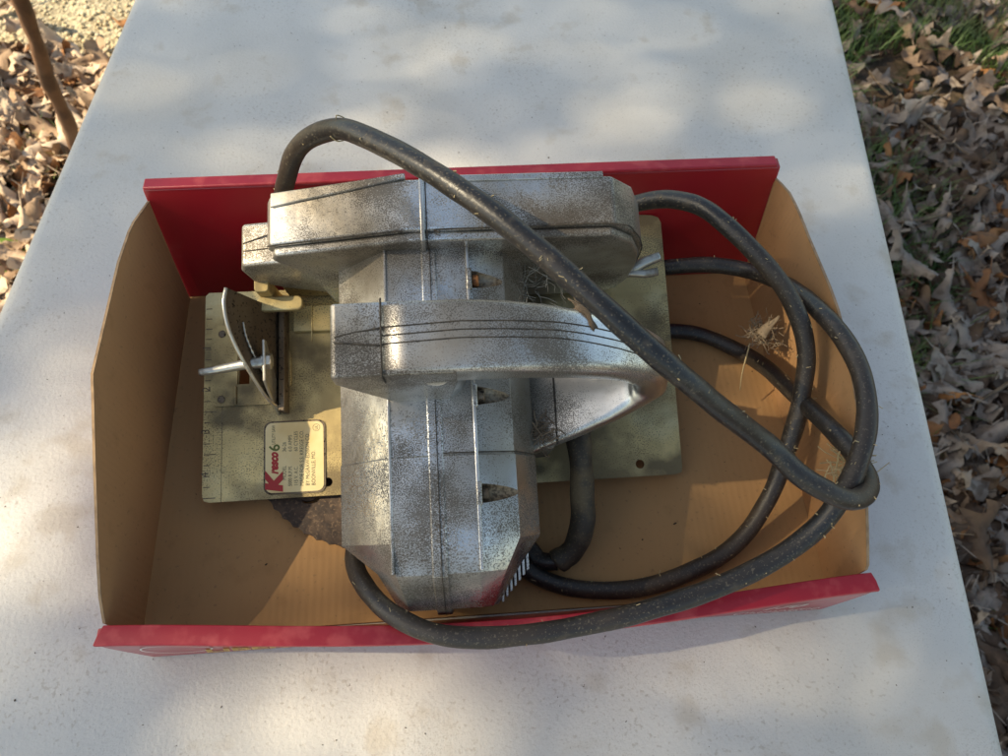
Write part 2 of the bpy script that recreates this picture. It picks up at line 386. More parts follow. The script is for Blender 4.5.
for k, (pts, lab) in enumerate((
        ([(.74, 1.52, 0), (.80, 1.33, .02), (.90, 1.19, .03), (1.05, 1.06, .02), (1.2, 1.0, .01)], 'long bent grey twig lying on the grass right of the far table edge'),
        ([(.70, .98, .02), (.80, .99, .04), (.90, 1.04, .03), (.97, 1.12, .02)], 'shorter dry twig among brown leaves beside the right table edge'),
        ([(.80, .60, .03), (.88, .66, .05), (.93, .78, .04), (1.0, .84, .02)], 'crooked thin twig in the leaves beside the middle of the right table edge'),
        ([(-1.17, 1.45, .02), (-1.12, 1.50, .03), (-1.04, 1.55, .02)], 'small forked twig on the pale gravel behind the leaning stick'))):
    tag(tube('twig', [(a, b, GZ+c+.012) for a, b, c in pts], lambda t: .0035*(1-.6*t), twig_m, seg=7, sub=5, jitter=.5), lab, 'twig')
stick = tube('leaning_stick', [(-.8432, 1.0002, GZ-.02), (-.80, .962, -.62), (-.745, .917, -.50), (-.70, .872, -.38), (-.64, .823, -.25), (-.598, .786, -.15), (-.54, .735, -.02), (-.50, .70, .1)],
             lambda t: .0125-.0045*t+.0008*math.sin(t*31), stake_m, seg=14, sub=6, jitter=.25)
tag(stick, 'brown wooden stick leaning beside the left table edge above sunny leaves', 'stick')

# ---------------------------------------------------------------- folding table
tb = empty('folding_table', (0, 0, GZ), 'long white plastic folding table with a speckled dirty top under the red box', 'table')
def tp(vs): return [Vector(v)-Vector((0, 0, GZ)) for v in vs]
X0, X1, Y0, Y1 = -.338, .274, -.62, 1.21
secs = []
prof = [(.012, -.045), (.0, -.040), (.0, -.012), (.0008, -.0065), (.003, -.0028), (.0065, -.0008), (.011, 0)]
for inset, z in prof: secs.append(tp([(x, y, z) for x, y in rrect(X0+inset, X1-inset, Y0+inset, Y1-inset, .045-inset, 8)]))
# the top is a fine sheet: slightly uneven blow-moulded plastic
top = loft('table_top', secs, plastic, tb, smooth=True)
leg_v = []
def leg(x0, y0, x1, y1):
    return tube('leg', [v for v in tp([(x0, y0, -.045), (x0*.5+x1*.5, y0*.5+y1*.5, -.4), (x1, y1, GZ)])], .0125, frame_m, tb, seg=12, sub=3)
for yy, s in ((-.42, -1), (1.0, 1)):
    for xx in (-.24, .18): leg(xx, yy, xx+(.0), yy+s*.03)
    tube('crossbar', tp([(-.24, yy+s*.02, -.5), (-.03, yy+s*.02, -.5), (.18, yy+s*.02, -.5)]), .009, frame_m, tb, seg=10, sub=2)

# ---------------------------------------------------------------- cardboard tray
BO = Vector((-.1859, .0628, 0)); MB = Matrix.Translation(BO) @ Matrix.Rotation(R(7.3), 4, 'Z')
bx = empty('cardboard_box', None, 'open shallow red printed cardboard tray holding the circular saw', 'box', M=MB)
mesh('floor_panel', [(x, y, z) for z in (.0006, .0032) for x, y in ((-.003, -.0085), (.380, -.0085), (.380, .211), (-.003, .211))],
     [[0, 1, 2, 3], [4, 5, 6, 7], [0, 1, 5, 4], [1, 2, 6, 5], [2, 3, 7, 6], [3, 0, 4, 7]], card_floor, bx)
def side(name, top, xb, sgn, bow):
    """top: (y,z) polyline; wall in the plane x=xb bowing outwards"""
    P = [Vector((0, a[0]+(b[0]-a[0])*k/4, a[1]+(b[1]-a[1])*k/4)) for a, b in zip(top, top[1:]) for k in range(4)]+[Vector((0, *top[-1]))]; n = len(P); inn = []; out = []; rows = 6
    ya, yb_ = top[0][0], top[-1][0]
    def off(y, k):
        u = (y-yb_)/(ya-yb_); return -sgn*.0030*k*max(0, 1-(.2205-y)/.03)+sgn*(bow*math.sin(math.pi*max(0, min(1, u)))*k)
    V = []; F = []
    for layer, th in ((0, 0), (1, .0011)):
        for q in P:
            for j in range(rows+1):
                k = j/rows; z = .0034+(q.z-.0034)*k
                yy = q.y if k > .0 else q.y
                yb2 = max(min(q.y, .2080+.0125*k*q.z/.094), -.0085)
                V.append((xb+off(q.y, k**1.3)+sgn*th, yb2, z))
    W = rows+1; N = n*W
    for i in range(n-1):
        for j in range(rows):
            a = i*W+j; F += [[a, a+1, a+W+1, a+W], [N+a, N+a+1, N+a+W+1, N+a+W]]
    for i in range(n-1):
        a = i*W+rows; F.append([a, a+W, N+a+W, N+a]); a = i*W; F.append([a, a+W, N+a+W, N+a])
    for i in (0, n-1):
        for j in range(rows): a = i*W+j; F.append([a, a+1, N+a+1, N+a])
    o = mesh(name, V, F, card_side, bx, smooth=False)
    o.data.materials.append(red)
    for f in o.data.polygons:
        if all(v >= N for v in f.vertices): f.material_index = 1
    # pale cut edge of the board, a hair above
    E = []; EF = []
    for i, q in enumerate(P):
        x = xb+off(q.y, 1); y = max(min(q.y, .2205), -.0085)
        E += [(x-sgn*.0002, y, q.z-.0004), (x-sgn*.0002, y, q.z+.0003), (x+sgn*.0011, y, q.z+.0003), (x+sgn*.0011, y, q.z-.0004)]
        if i: EF += [[4*i-4+k, 4*i-4+(k+1) % 4, 4*i+(k+1) % 4, 4*i+k] for k in range(4)]
    EF += [[0, 1, 2, 3], [len(E)-4, len(E)-3, len(E)-2, len(E)-1]]
    e = mesh('cut_edge', E, EF, card_edge, o)
    return o
side('side_panel', [(0.2204, 0.0854), (0.1985, 0.0934), (0.1663, 0.0994), (0.1317, 0.1011), (0.0982, 0.1029), (0.0815, 0.0953), (0.0591, 0.0852), (0.0181, 0.0658), (0.0021, 0.0572), (-0.0088, 0.0483)], .0010, -1, .0)
side('side_panel', [(0.2274, 0.0825), (0.2035, 0.0911), (0.1700, 0.0939), (0.1314, 0.0986), (0.1169, 0.0993), (0.0975, 0.0975), (0.0657, 0.0885), (0.0305, 0.0757), (0.0085, 0.0631), (-0.0120, 0.0503)], .3765, 1, .0)
# rear wall: double board leaning slightly out
def wallY(name, zs, x0f, x1f, yf, th, ma, bow=0, nx=24):
    V = []; F = []; rows = len(zs)
    for layer in (0, 1):
        for i in range(nx+1):
            u = i/nx
            for z in zs:
                x = x0f(z)+(x1f(z)-x0f(z))*u
                V.append((x, yf(z, u)+(layer*th), z))
    N = (nx+1)*rows
    for i in range(nx):
        for j in range(rows-1):
            a = i*rows+j; F += [[a, a+1, a+rows+1, a+rows], [N+a, N+a+1, N+a+rows+1, N+a+rows]]
        for j in (0, rows-1): a = i*rows+j; F.append([a, a+rows, N+a+rows, N+a])
    for i in (0, nx):
        for j in range(rows-1): a = i*rows+j; F.append([a, a+1, N+a+1, N+a])
    return mesh(name, V, F, ma, bx, bevel=.0009)
zs = [.0034+(.094-.0034)*i/6 for i in range(7)]
wallY('rear_panel', zs, lambda z: -.0022+.0052*z/.094, lambda z: .3795-.0056*z/.094, lambda z, u: .2085+.0125*z/.094, .0075, red, nx=20)
mesh('rear_rim', [(x, y, z) for x, y, z in ((.0035, .2205, .0938), (.3715, .2205, .0938), (.3715, .2292, .0930), (.0035, .2292, .0930),
      (.0035, .2212, .0955), (.3715, .2212, .0962), (.3715, .2286, .0956), (.0035, .2286, .0950))],
     [[0, 1, 2, 3], [4, 5, 6, 7], [0, 1, 5, 4], [1, 2, 6, 5], [2, 3, 7, 6], [3, 0, 4, 7]], red_rim, bx, bevel=.0006)
# front wall, bowed towards the viewer at its top
bow = lambda z, u: -.0105*math.sin(math.pi*u)**1.3*(z/.048)**1.6
zf = [.0008+(.0472)*i/5 for i in range(6)]
cut = lambda z: .010*max(0, 1-z/.040)**1.2
fp = wallY('front_panel', zf, lambda z: -.0025+cut(z), lambda z: .3815-cut(z), lambda z, u: -.0182+bow(z, u), .0078, red, nx=36)
V = []; F = []
for i in range(37):
    u = i/36; x = -.0030+.3850*u; y = bow(.048, u)
    xi = .0005+.3795*u
    V += [(x, y-.0190, .0470), (xi, y-.0094, .0470), (xi, y-.0096, .0492), (x*.5+xi*.5, y-.014, .0500), (x, y-.0186, .0490)]
    if i: F += [[5*i-5+k, 5*i-5+(k+1) % 5, 5*i+(k+1) % 5, 5*i+k] for k in range(5)]
F += [[0, 1, 2, 3, 4], [180, 181, 182, 183, 184]]
mesh('front_rim', V, F, red_rim, bx, bevel=.0004)
def fm(u, z):                                             # a frame on the outer front face, x right, y up
    x = -.0045+.392*u
    return Matrix.Translation((x, -.0184+bow(z, u)-.0001, z)) @ Matrix.Rotation(R(90), 4, 'X') @ Matrix.Rotation(R(0), 4, 'Z')
def wrap_front(o):
    for v in o.data.vertices:
        u = (v.co.x+.0045)/.392; z = max(.001, v.co.z); v.co.y = -.0184+bow(z, min(max(u, 0), 1))-.00025
wrap_front(text('lettering', "LIBERTY", .017, fm(.105, .007), gold_ink, fp, shear=.2, bold=.0006, sx=1.05))
wrap_front(text('lettering', "CREEK", .012, fm(.27, .005), pale_ink, fp, shear=.1, sx=1.3))
wrap_front(text('lettering', "170", .015, fm(.85, .019), white_ink, fp, shear=.35, bold=.0004, sx=1.0))
wrap_front(text('lettering', "Champagne", .0115, fm(.82, .0065), white_ink, fp, shear=.35, sx=.9))
V = []; F = []
for i in range(48):
    a = 2*math.pi*i/48
    for k in (.0165, .0173): V.append((.0345-.006+k*math.cos(a)*1.0, 0, .027+k*.85*math.sin(a)))
F = [[2*i, 2*i+1, (2*i+3) % 96, (2*i+2) % 96] for i in range(48)]
wrap_front(mesh('oval_emblem', V, F, white_ink, fp))
# ---------------------------------------------------------------- loose rusty blade under the saw
NT = 60; ol = []
for i in range(NT):
    a0 = 2*math.pi*i/NT
    for da, rr in ((0, .0760), (.35*6.283/NT, .0749), (.7*6.283/NT, .0751)): ol.append(((rr)*math.cos(a0+da), rr*math.sin(a0+da)))
slots = []
for i in range(12):
    a = 2*math.pi*i/12+.11; q = []
    for k in range(9):
        b = a+.17*math.sin(k/8*math.pi)*.55; rr = .050+.012*k/8; q.append((rr*math.cos(b), rr*math.sin(b)))
    for k in range(9):
        b = a+.045+.17*math.sin((8-k)/8*math.pi)*.55; rr = .050+.012*(8-k)/8; q.append((rr*math.cos(b), rr*math.sin(b)))
    slots.append(q)
mblade = Matrix.Translation((-.075, .1835, 0)) @ Matrix.Rotation(R(-13), 4, 'Z')
bl = plate('rusty_blade', ol, [circ(0, 0, .008)]+slots, .0075, .0013, rust, bevel=0)
bl.matrix_world = mblade
tag(bl, 'loose rusty brown circular saw blade lying on the box floor under the saw base plate', 'saw blade')

# ---------------------------------------------------------------- circular saw
yaw = R(6.9); tl = math.atan(.30)
SX = Vector((math.cos(yaw), math.sin(yaw), 0)); SY = Vector((-math.sin(yaw)*math.cos(tl), math.cos(yaw)*math.cos(tl), math.sin(tl))); SN = SX.cross(SY)
MS = Matrix((SX, SY, SN)).transposed().to_4x4(); MS.translation = Vector((-.166, .127, .014)); MSI = MS.inverted()
saw = empty('circular_saw', None, 'old dirty aluminium circular saw with black cord lying in the red cardboard box', 'circular saw', M=MS)

# base plate with its notch, slot and screw holes
out = [(0, .004), (.001, .001), (.004, 0), (.272, .002), (.2755, .003), (.2762, .006), (.278, .158), (.2765, .1615), (.273, .163), (.255, .1645), (.250, .1645), (.250, .150), (.052, .150), (.046, .1235), (.002, .1235), (0, .1215)]
base = plate('base_plate', out, [circ(.0706, .0081, .0026), circ(.2514, .009, .0026), [(.02, .060), (.0275, .060), (.0275, .091), (.02, .091)]], -.0018, .0018, zinc, saw)
J = Joined()                                             # rule marks pressed along the left edge
for i in range(19):
    y = .0022+i*.0247/4; l = .0075 if i % 4 == 0 else .004
    J.add([(0.0006, y, .0001), (l, y, .0001), (l, y+.0005, .0001), (.0006, y+.0005, .0001)], [[0, 1, 2, 3]])
J.build('rule_marks', zinc_dark, base)
for i, s in enumerate(('4', '3', '2', '1')):
    text('rule_number', s, .0065, Matrix.Translation((.0035, .0142+.0247*i, .0001)) @ Matrix.Rotation(R(90), 4, 'Z'), zinc_dark, base)
J = Joined()
J.add([(.0105, .0, .00008), (.0108, .0, .00008), (.0108, .122, .00008), (.0105, .122, .00008)], [[0, 1, 2, 3]])
J.build('scribed_line', zinc_dark, base)
# name plate
npl = plate('name_plate', rrect(.0355, .0685, .0035, .0435, .004, 5), [], .0, .0009, plate_cream, saw, bevel=0)
extr('name_plate_backing', rrect(.0345, .0695, .0025, .0445, .0045, 5), .00005, .0006, 'N', zinc_dark, npl)
def lt(s, x, y, size, ma, **k):                          # reads upwards, bottom to top of the picture
    return text('lettering', s, size, Matrix.Translation((x, y, .00095)) @ Matrix.Rotation(R(90), 4, 'Z'), ma, npl, **k)
lt('K', .0445, .0042, .0118, red_ink, bold=.0010, shear=.15, sx=1.15)
lt('resco', .0425, .0140, .0068, red_ink, bold=.0004, shear=.3, sx=.8)
lt('6', .0435, .0270, .0085, olive_ink, bold=.00015)
lt('UTILITY SAW', .0410, .0310, .0026, black_ink, sx=.72)
for i, (a, b) in enumerate((('MODEL', '36-26'), ('5000 R.P.M.', '6.0 AMPS'), ('115 V. A.C.', '60 CYCLES'))):
    x = .0472+i*.0033; lt(a, x, (.0105, .0068, .0068)[i], .0030, black_ink, sx=.8); lt(b, x, .0265, .0030, black_ink, sx=.82)
for i, s in enumerate(('MADE FOR S.S. KRESGE CO.', 'BY McGRAW-EDISON CO.', 'BOONVILLE, MO.')):
    lt(s, .0571+i*.0033, .0066, .0031, black_ink, sx=.84)
V = []
for i in range(24):
    a = 2*math.pi*i/24; V += [(.0645+k*math.cos(a), .0398+k*math.sin(a), .00098) for k in (.0019, .0021)]
mesh('approval_ring', V, [[2*i, 2*i+1, (2*i+3) % 48, (2*i+2) % 48] for i in range(24)], black_ink, npl)
lt('UL', .0652, .0385, .0021, black_ink)

# angle bracket with quadrant, lever
br = plate('bevel_bracket', rrect(.0045, .040, .0545, .1025, .003, 4), [[(.0195, .067), (.0265, .067), (.0265, .0845), (.0195, .0845)]], .0001, .0016, zinc, saw, bevel=0)
for y in (.0585, .0975):
    extr('rivet', circ(.0105, y, .0022, 14), .0016, .0024, 'N', zinc_dark, br, bevel=.0004)
extr('rib', [(.0175, .055), (.0195, .055), (.0195, .066), (.0175, .066)], .0015, .0032, 'N', zinc, br, bevel=.0005)
extr('bracket_foot', rrect(.036, .0505, .064, .0865, .0025, 4), .0002, .0018, 'N', zinc, br, bevel=.0004)
V = []; F = []
topl = cat([(.0285, .1075, .056), (.0275, .099, .056), (.0285, .088, .052), (.0315, .077, .045), (.0355, .066, .034), (.0405, .055, .020), (.0455, .0495, .006)], 5)
nb = len(topl)
for k, off_ in enumerate((0, .0016)):
    for i, q in enumerate(topl):
        by_ = .110+(.0495-.110)*i/(nb-1)
        V += [(q.x+off_, q.y, q.z), ((q.x+.046)/2+off_-.001, (q.y+by_)/2, q.z*.5), (.046+off_, by_, 0.0)]
N = 3*nb
for i in range(nb-1):
    for j in (0, 1): a = 3*i+j; F += [[a, a+1, a+4, a+3], [N+a, N+a+1, N+a+4, N+a+3]]
    a = 3*i; F.append([a, a+3, N+a+3, N+a]); a += 2; F.append([a, a+3, N+a+3, N+a])
for i in (0, nb-1):
    for j in (0, 1): a = 3*i+j; F.append([a, a+1, N+a+1, N+a])
quad = mesh('bevel_quadrant', V, F, zinc_dark, saw, smooth=False)
def shift(q, k): return ((q.x*(1-k)+.046*k)+.0022, q.y*(1-k)+.08*k, q.z*(1-k)+.001)
V = []; F = []                                            # the bright edge roll and the light scratch slot
vs, fs = tube_data([Vector((q.x+.0008, q.y, q.z)) for q in topl], .0011, 8)
mesh('rolled_edge', vs, fs, steel, quad, smooth=True)
vs, fs = tube_data(cat([shift(topl[i], .25) for i in (6, 10, 14, 18, 22)], 5), lambda t: .0009*(.7+.3*math.sin(t*60)), 6)
mesh('index_scale', vs, fs, steel, quad, smooth=True)
extr('clamp_plate', [(.048, .0), (.060, .0), (.0845, .032), (.0845, .036), (.062, .034), (.052, .014)], .0425, .0440, 'X', steel, saw, bevel=.0004)
extr('support_post', [(.0455, .0485), (.049, .0485), (.049, .112), (.0455, .112)], .0, .012, 'N', zinc_dark, saw, bevel=.0006)
tube('depth_lever', [(.046, .0735, .030), (.036, .0722, .032), (.030, .0718, .031), (.020, .0705, .030), (.0135, .0695, .030), (.0075, .0690, .030)], lambda t: .0034-.0016*t, steel, saw, seg=12, sub=5)
extr('lever_nut', circ(.0735, .030, .0046, 6), .041, .0465, 'X', steel, saw, bevel=.0005)
extr('pivot_post', rrect(.0375, .0455, .112, .121, .002, 3), .0, .034, 'N', zinc, saw, bevel=.0008)
extr('pivot_arm', rrect(.036, .062, .104, .1125, .0035, 4), .020, .024, 'N', zinc, saw, bevel=.0008)
# pressed plates behind the quadrant
extr('lower_guard', [(.050, .003), (.235, .003), (.243, .02), (.243, .05), (.20, .07), (.08, .055), (.050, .035)], .118, .140, 'Y', mat('yellowed_zinc', (.40, .29, .12), .45, .5, [(30, .45, .6, (.22, .15, .06), .6, 5, .8), (500, .57, .63, DIRT, .8)], [(250, .3, .0006)]), saw, bevel=.001)
extr('shoe_rib', [(.052, .0965), (.118, .0965), (.118, .1125), (.052, .1125)], .0002, .004, 'N', zinc, saw, bevel=.0006)
extr('shoe_rib', [(.063, .090), (.0635, .0905), (.0635, .1125), (.063, .1125)], .004, .006, 'N', zinc, saw)

# upper blade guard
hp = [(.0575, .084), (.0605, .0905), (.090, .0960), (.127, .1035), (.1345, .1035), (.160, .1032), (.2262, .1030), (.2385, .0905), (.2458, .072), (.2480, .055), (.2480, .030), (.244, .014), (.235, .006), (.076, .006), (.0715, .058), (.0600, .078)]
hs = lambda pts, k: [(.152+(x-.152)*(1-k/.095), .055+(n-.055)*(1-k/.05)) for x, n in pts]
guard = extr('blade_guard', hp, (lambda a, b: .1165), (lambda a, b: .1425 if a < .2 else .1415), 'Y', alu, saw, bevel=.0016, bseg=3, angle=35)
extr('guard_lip', [(x, n) for x, n in hs(hp, .0020)], .1118, .1166, 'Y', alu, guard, bevel=.0016, bseg=3, angle=35)
extr('seam_rib', [(.1335, .06), (.1335, .1052), (.1355, .1052), (.1355, .06)], .1105, .1445, 'Y', alu_clean, guard, bevel=.0005)
extr('seam_rib', [(.1361, .06), (.1361, .1041), (.1367, .1041), (.1367, .06)], .1112, .1445, 'Y', grime_shade, guard)
# raised ledge along the rear of the guard, wedge shaped on the left
V = []
ledge = [(.0610, .0908, .1355), (.080, .0943, .1375), (.105, .0990, .1400), (.1270, .1036, .1425)]
secs = [[(x, y0, n-.004), (x, y0, n+.0014), (x, .1428+.0022*(x-.06)/.067, n+.0014), (x, .1428+.0022*(x-.06)/.067, n-.004)] for x, n, y0 in ledge]
loft('guard_ledge', secs, alu, guard, bevel=.0006)
secs = [[(x, .1402, n-.004), (x, .1402, n+.0008), (x, .1435, n+.0008), (x, .1435, n-.004)] for x, n in ((.142, .1037), (.18, .1034), (.222, .1030))]
loft('guard_ledge', secs, alu, guard, bevel=.0005)
V, F = tube_data(cat([(.0590, .1166, .0896), (.090, .1166, .0962), (.1225, .1166, .1028), (.1225, .1150, .1035)], 6), .00035, 6)
J = Joined(); J.add(V, F)
V, F = tube_data(cat([(.1425, .1150, .1032), (.1425, .1166, .1033), (.18, .1166, .1032), (.2262, .1166, .1028), (.2385, .1166, .0905), (.2462, .1166, .070), (.2482, .1166, .045)], 6), .00035, 6)
J.add(V, F); J.build('dark_seam', grime_shade, guard, smooth=True)
nose = [(.0360, .052), (.0385, .0605), (.070, .0655), (.095, .0655), (.095, .010), (.074, .010), (.052, .022), (.0375, .034)]
ng = extr('guard_nose', nose, .1175, .1410, 'Y', alu, saw, bevel=.0018, bseg=3, angle=35)
J = Joined()
for pts in ([(.0392, .1298, .0607), (.050, .1325, .0630), (.060, .1350, .0645)], [(.0392, .1255, .0607), (.062, .1262, .0648)]):
    V, F = tube_data(cat(pts, 5), .0003, 6); J.add(V, F)
J.build('dark_seam', grime_shade, ng, smooth=True)

# motor housing: octagonal body along Y, tapering to its front end
def oct_(y, xl, xr, tl_, tr_, top_, sh, low, bot, dy=0):
    """left, right, top-left, top-right, top height, shoulder height, low shoulder, bottom"""
    return [(xl, y, sh), (tl_, y+dy, top_), (tr_, y+dy, top_), (tr_+.62*(xr-tr_), y+dy*.5, (top_*.74+sh*.26)), (xr, y, sh), (xr, y, low), (tr_, y, bot), (tl_, y, bot), (xl, y, low)]
secs = [oct_(.1135, .0885, .1840, .1150, .1545, .0905, .062, .034, .006),
        oct_(.012, .0885, .1840, .1150, .1545, .0905, .062, .034, .006),
        oct_(.0112, .0880, .1845, .1148, .1548, .0910, .062, .034, .005),
        oct_(-.0270, .0880, .1845, .1148, .1548, .0910, .062, .034, .006),
        oct_(-.0415, .1040, .1740, .1162, .1540, .0885, .056, .030, .012, dy=0),
        oct_(-.0600, .1135, .1630, .1195, .1550, .057, .046, .026, .016)]
soot = mat('brown_soot', (.26, .19, .12), .6, .5, [(700, .45, .6, (.10, .07, .045), .7), (60, .5, .65, (.36, .33, .27), .5)], [(500, .3, .0005)])
motor = loft('motor_housing', secs, alu, saw)
cuts = []
for yc in (.0960, .0390, -.0065):
    V = []; n = 20
    for i in range(n):
        a = 2*math.pi*i/n
        V.append((.1562, yc+.0045*math.cos(a), .0900+.0042*math.sin(a)))
    for i in range(n):
        a = 2*math.pi*i/n
        V.append((.1750, yc+.0026*math.cos(a), .0862+.0032*math.sin(a)))
    cuts.append(mesh('cut', V, [list(range(n)), list(range(n, 2*n))]+[[i, (i+1) % n, n+(i+1) % n, n+i] for i in range(n)], soot))
    cuts[-1].parent = saw
boolcut(motor, cuts)
md = motor.modifiers.new('b', 'BEVEL'); md.width = .0016; md.segments = 3; md.limit_method = 'ANGLE'; md.angle_limit = R(18)
for f in motor.data.polygons: f.use_smooth = True
try: motor.data.set_sharp_from_angle(angle=R(40))
except Exception: pass
rp = [(.1130, .0906), (.030, .0906), (-.0275, .0911), (-.0425, .0886), (-.0600, .0575), (-.0632, .047), (-.0612, .028)]
secs = [[(.1318, y+.001, n-.004), (.1326, y-(.0003 if y < -.04 else 0), n+.0005), (.1396, y-(.0003 if y < -.04 else 0), n+.0005), (.1404, y+.001, n-.004)] for y, n in rp]
loft('ridge', secs, alu, motor, bevel=.0006)
secs = [[(.1366, y, n), (.1366, y-(.0007 if y < -.04 else 0), n+.0010), (.1370, y-(.0007 if y < -.04 else 0), n+.0010), (.1370, y, n)] for y, n in rp]
loft('dark_seam', secs, grime_shade, motor)
for x0_, x1_, n in ((.1540, .1556, .0912), (.1143, .1157, .0908)):
    secs = [[(x0_, y, n-.003), (x0_, y, n+.0004), (x1_, y, n+.0004), (x1_, y, n-.003)] for y in (.1130, .012, -.0405)]
    loft('edge_bead', secs, alu_clean, motor, bevel=.0004)
# round dark line where the end bell meets the body
def ringpts(y, e): 
    return [Vector(q) for q in ((.1395, y, .0925+e), (.1546, y, .0912+e), (.1735, y, .0842+e), (.1842+e, y, .0615), (.1845+e, y, .036))]
V, F = tube_data(ringpts(.0125, 0), .0003, 6); mesh('dark_seam', V, F, grime_shade, motor, smooth=True)
for k, yc in enumerate((.0960, .0390, -.0065)):          # pocket block and the screw inside
    extr('pocket_block', [(yc-.0056, .0860), (yc+.0056, .0860), (yc+.0056, .0918), (yc-.0056, .0918)], .1538, .1566, 'X', alu, motor, bevel=.0008)
    extr('screw', circ(yc, .0872, .0030, 16), .1567, .1600, 'X', rustbolt if k == 0 else zinc_dark, motor, bevel=.0006)
for i in range(7):                                        # cooling fins low on the right front corner
    a = i/6; x = .1655+.0135*a; y = -.0560+.0150*a
    extr('cooling_fin', [(x-.0007, y-.004), (x+.0007, y-.0034), (x+.0007, y+.012), (x-.0007, y+.012)], .012, .042, 'N', alu, motor, bevel=.0003)

# lower arm and handle: one casting swept round a D
def hsec(c, ang, th, yf, yb, rr=.004, seg=3):
    a = R(ang); nrm = Vector((-math.sin(a), 0, math.cos(a))); pts = []
    for sx_, sy_, a0 in ((1, 1, 0), (-1, 1, 90), (-1, -1, 180), (1, -1, 270)):
        for i in range(seg+1):
            b = R(a0+90*i/seg); py = ((yb-rr) if sy_*1 and a0 in (0, 270) else (yf+rr))+rr*math.cos(b)
            pn = ((th/2-rr) if a0 in (0, 90) else -(th/2-rr))+rr*math.sin(b)
            pts.append(Vector((c[0], py, c[1]))+nrm*pn)
    return pts
H = [((.1180, .1290), 0, .0240, .0405, .0715, .0025), ((.150, .1300), -2, .0225, .0405, .0715, .003), ((.168, .1282), -8, .0215, .0405, .0712, .004),
     ((.184, .1245), -16, .0205, .0405, .0705, .005), ((.199, .1190), -24, .0195, .0405, .0693, .006), ((.214, .1120), -32, .0190, .0405, .0682, .0065),
     ((.228, .1030), -45, .0185, .0400, .0665, .007), ((.2385, .0925), -64, .0175, .0385, .0640, .007), ((.2415, .0820), -95, .016, .0355, .0620, .006),
     ((.2360, .0735), -128, .0135, .0320, .0625, .005), ((.2240, .0670), -143, .012, .0265, .0640, .004), ((.2050, .0590), -150, .0105, .0200, .0665, .003),
     ((.1900, .0515), -153, .010, .0155, .0700, .003), ((.1790, .0460), -153, .010, .0115, .0720, .003)]
# smooth in-between sections
HH = []
for i in range(len(H)-1):
    for k in range(3):
        t = k/3; A, B = H[i], H[i+1]
        HH.append(((A[0][0]+(B[0][0]-A[0][0])*t, A[0][1]+(B[0][1]-A[0][1])*t), *[A[j]+(B[j]-A[j])*t for j in range(1, 6)]))
HH.append(H[-1])
handle = loft('handle', [hsec(*h) for h in HH], alu, saw, smooth=True)
handle.data.materials.clear(); handle.data.materials.append(alu_clean)
# front post, tapering down to the motor
extr('handle_post', [(.0962, .1250), (.0970, .1390), (.0985, .1405), (.1185, .1409), (.1480, .1400), (.1480, .1185), (.1440, .0900), (.1180, .0900)],
     lambda a, b: .0402 if b > .1 else .0375, .0712, 'Y', alu, handle, bevel=.0016, bseg=3, angle=30)
loft('post_boss', [[(.1385+rr*math.cos(2*math.pi*i/24), .050+rr*.9*math.sin(2*math.pi*i/24), n) for i in range(24)] for rr, n in ((.0145, .0895), (.0125, .094), (.0105, .104), (.012, .121))], alu_clean, handle, smooth=True)
J = Joined()
def topN(x):
    pts = [(.0962, .1392), (.1185, .1412), (.152, .1414), (.168, .1390), (.184, .1345), (.199, .1280), (.213, .1193), (.2255, .1085), (.2360, .0975)]
    pts = [(.0962, .1392), (.1180, .1410)]+[(h[0][0]-math.sin(R(h[1]))*h[2]/2, h[0][1]+math.cos(R(h[1]))*h[2]/2) for h in H[1:8]]
    for a, b in zip(pts, pts[1:]):
        if x <= b[0]: return a[1]+(b[1]-a[1])*(x-a[0])/(b[0]-a[0])
    return pts[-1][1]
for f in (lambda x: .0615-.00006/(x-.09)*0+.0*(x), lambda x: .0580, lambda x: .0545):  # raised dark lines: the recessed shade of the grooves put into colour
    pts = []
    for i in range(22):
        x = .1175+(.2440-.1175)*i/21; y = f(x)
        y -= .0035*max(0, (.150-x)/.05)*.6 + .0045*max(0, (x-.19)/.04)**1.5
        pts.append((x, y, topN(x)+.0001))
    V, F = tube_data(cat(pts, 2), .0003, 6); J.add(V, F)
for pts in ([(.0990, .0568, .1406), (.107, .0585, .1404), (.1175, .0598, .1414)], [(.0990, .0545, .1406), (.1175, .0525, .1414)],
            [(.1178, .0398, .128), (.1178, .0398, .1410), (.1178, .042, .1416), (.1178, .0695, .1416), (.1178, .0720, .1405)]):
    V, F = tube_data(cat(pts, 4), .0004, 6); J.add(V, F)
J.build('dark_seam', grime_shade, handle, smooth=True)
# switch housing beside the motor, under the lower arm
extr('switch_housing', [(.180, .004), (.180, .050), (.1955, .0555), (.1965, .004)], .0155, .0720, 'Y', alu, saw, bevel=.0012)
V, F = tube_data([Vector(q) for q in ((.1965, .0170, .0600), (.1965, .040, .0605), (.1965, .069, .0605))], .0006, 6); mesh('dark_seam', V, F, grime_shade, handle, smooth=True)
extr('handle_web', [(.1965, .004), (.1965, .045), (.228, .066), (.2300, .004)], .058, .068, 'Y', alu_clean, saw, bevel=.0012)

# wing screw at the right end of the guard
tube('wing_screw', [(.2440, .1180, .030), (.2500, .1180, .032), (.2560, .1205, .034), (.2650, .1232, .036)], lambda t: .0026+.0006*math.sin(t*3), steel, saw, seg=10, sub=5)
tube('wing_screw', [(.2440, .1160, .030), (.2500, .1150, .032), (.2570, .1142, .033), (.2635, .1150, .034)], lambda t: .0024, steel, saw, seg=10, sub=5)

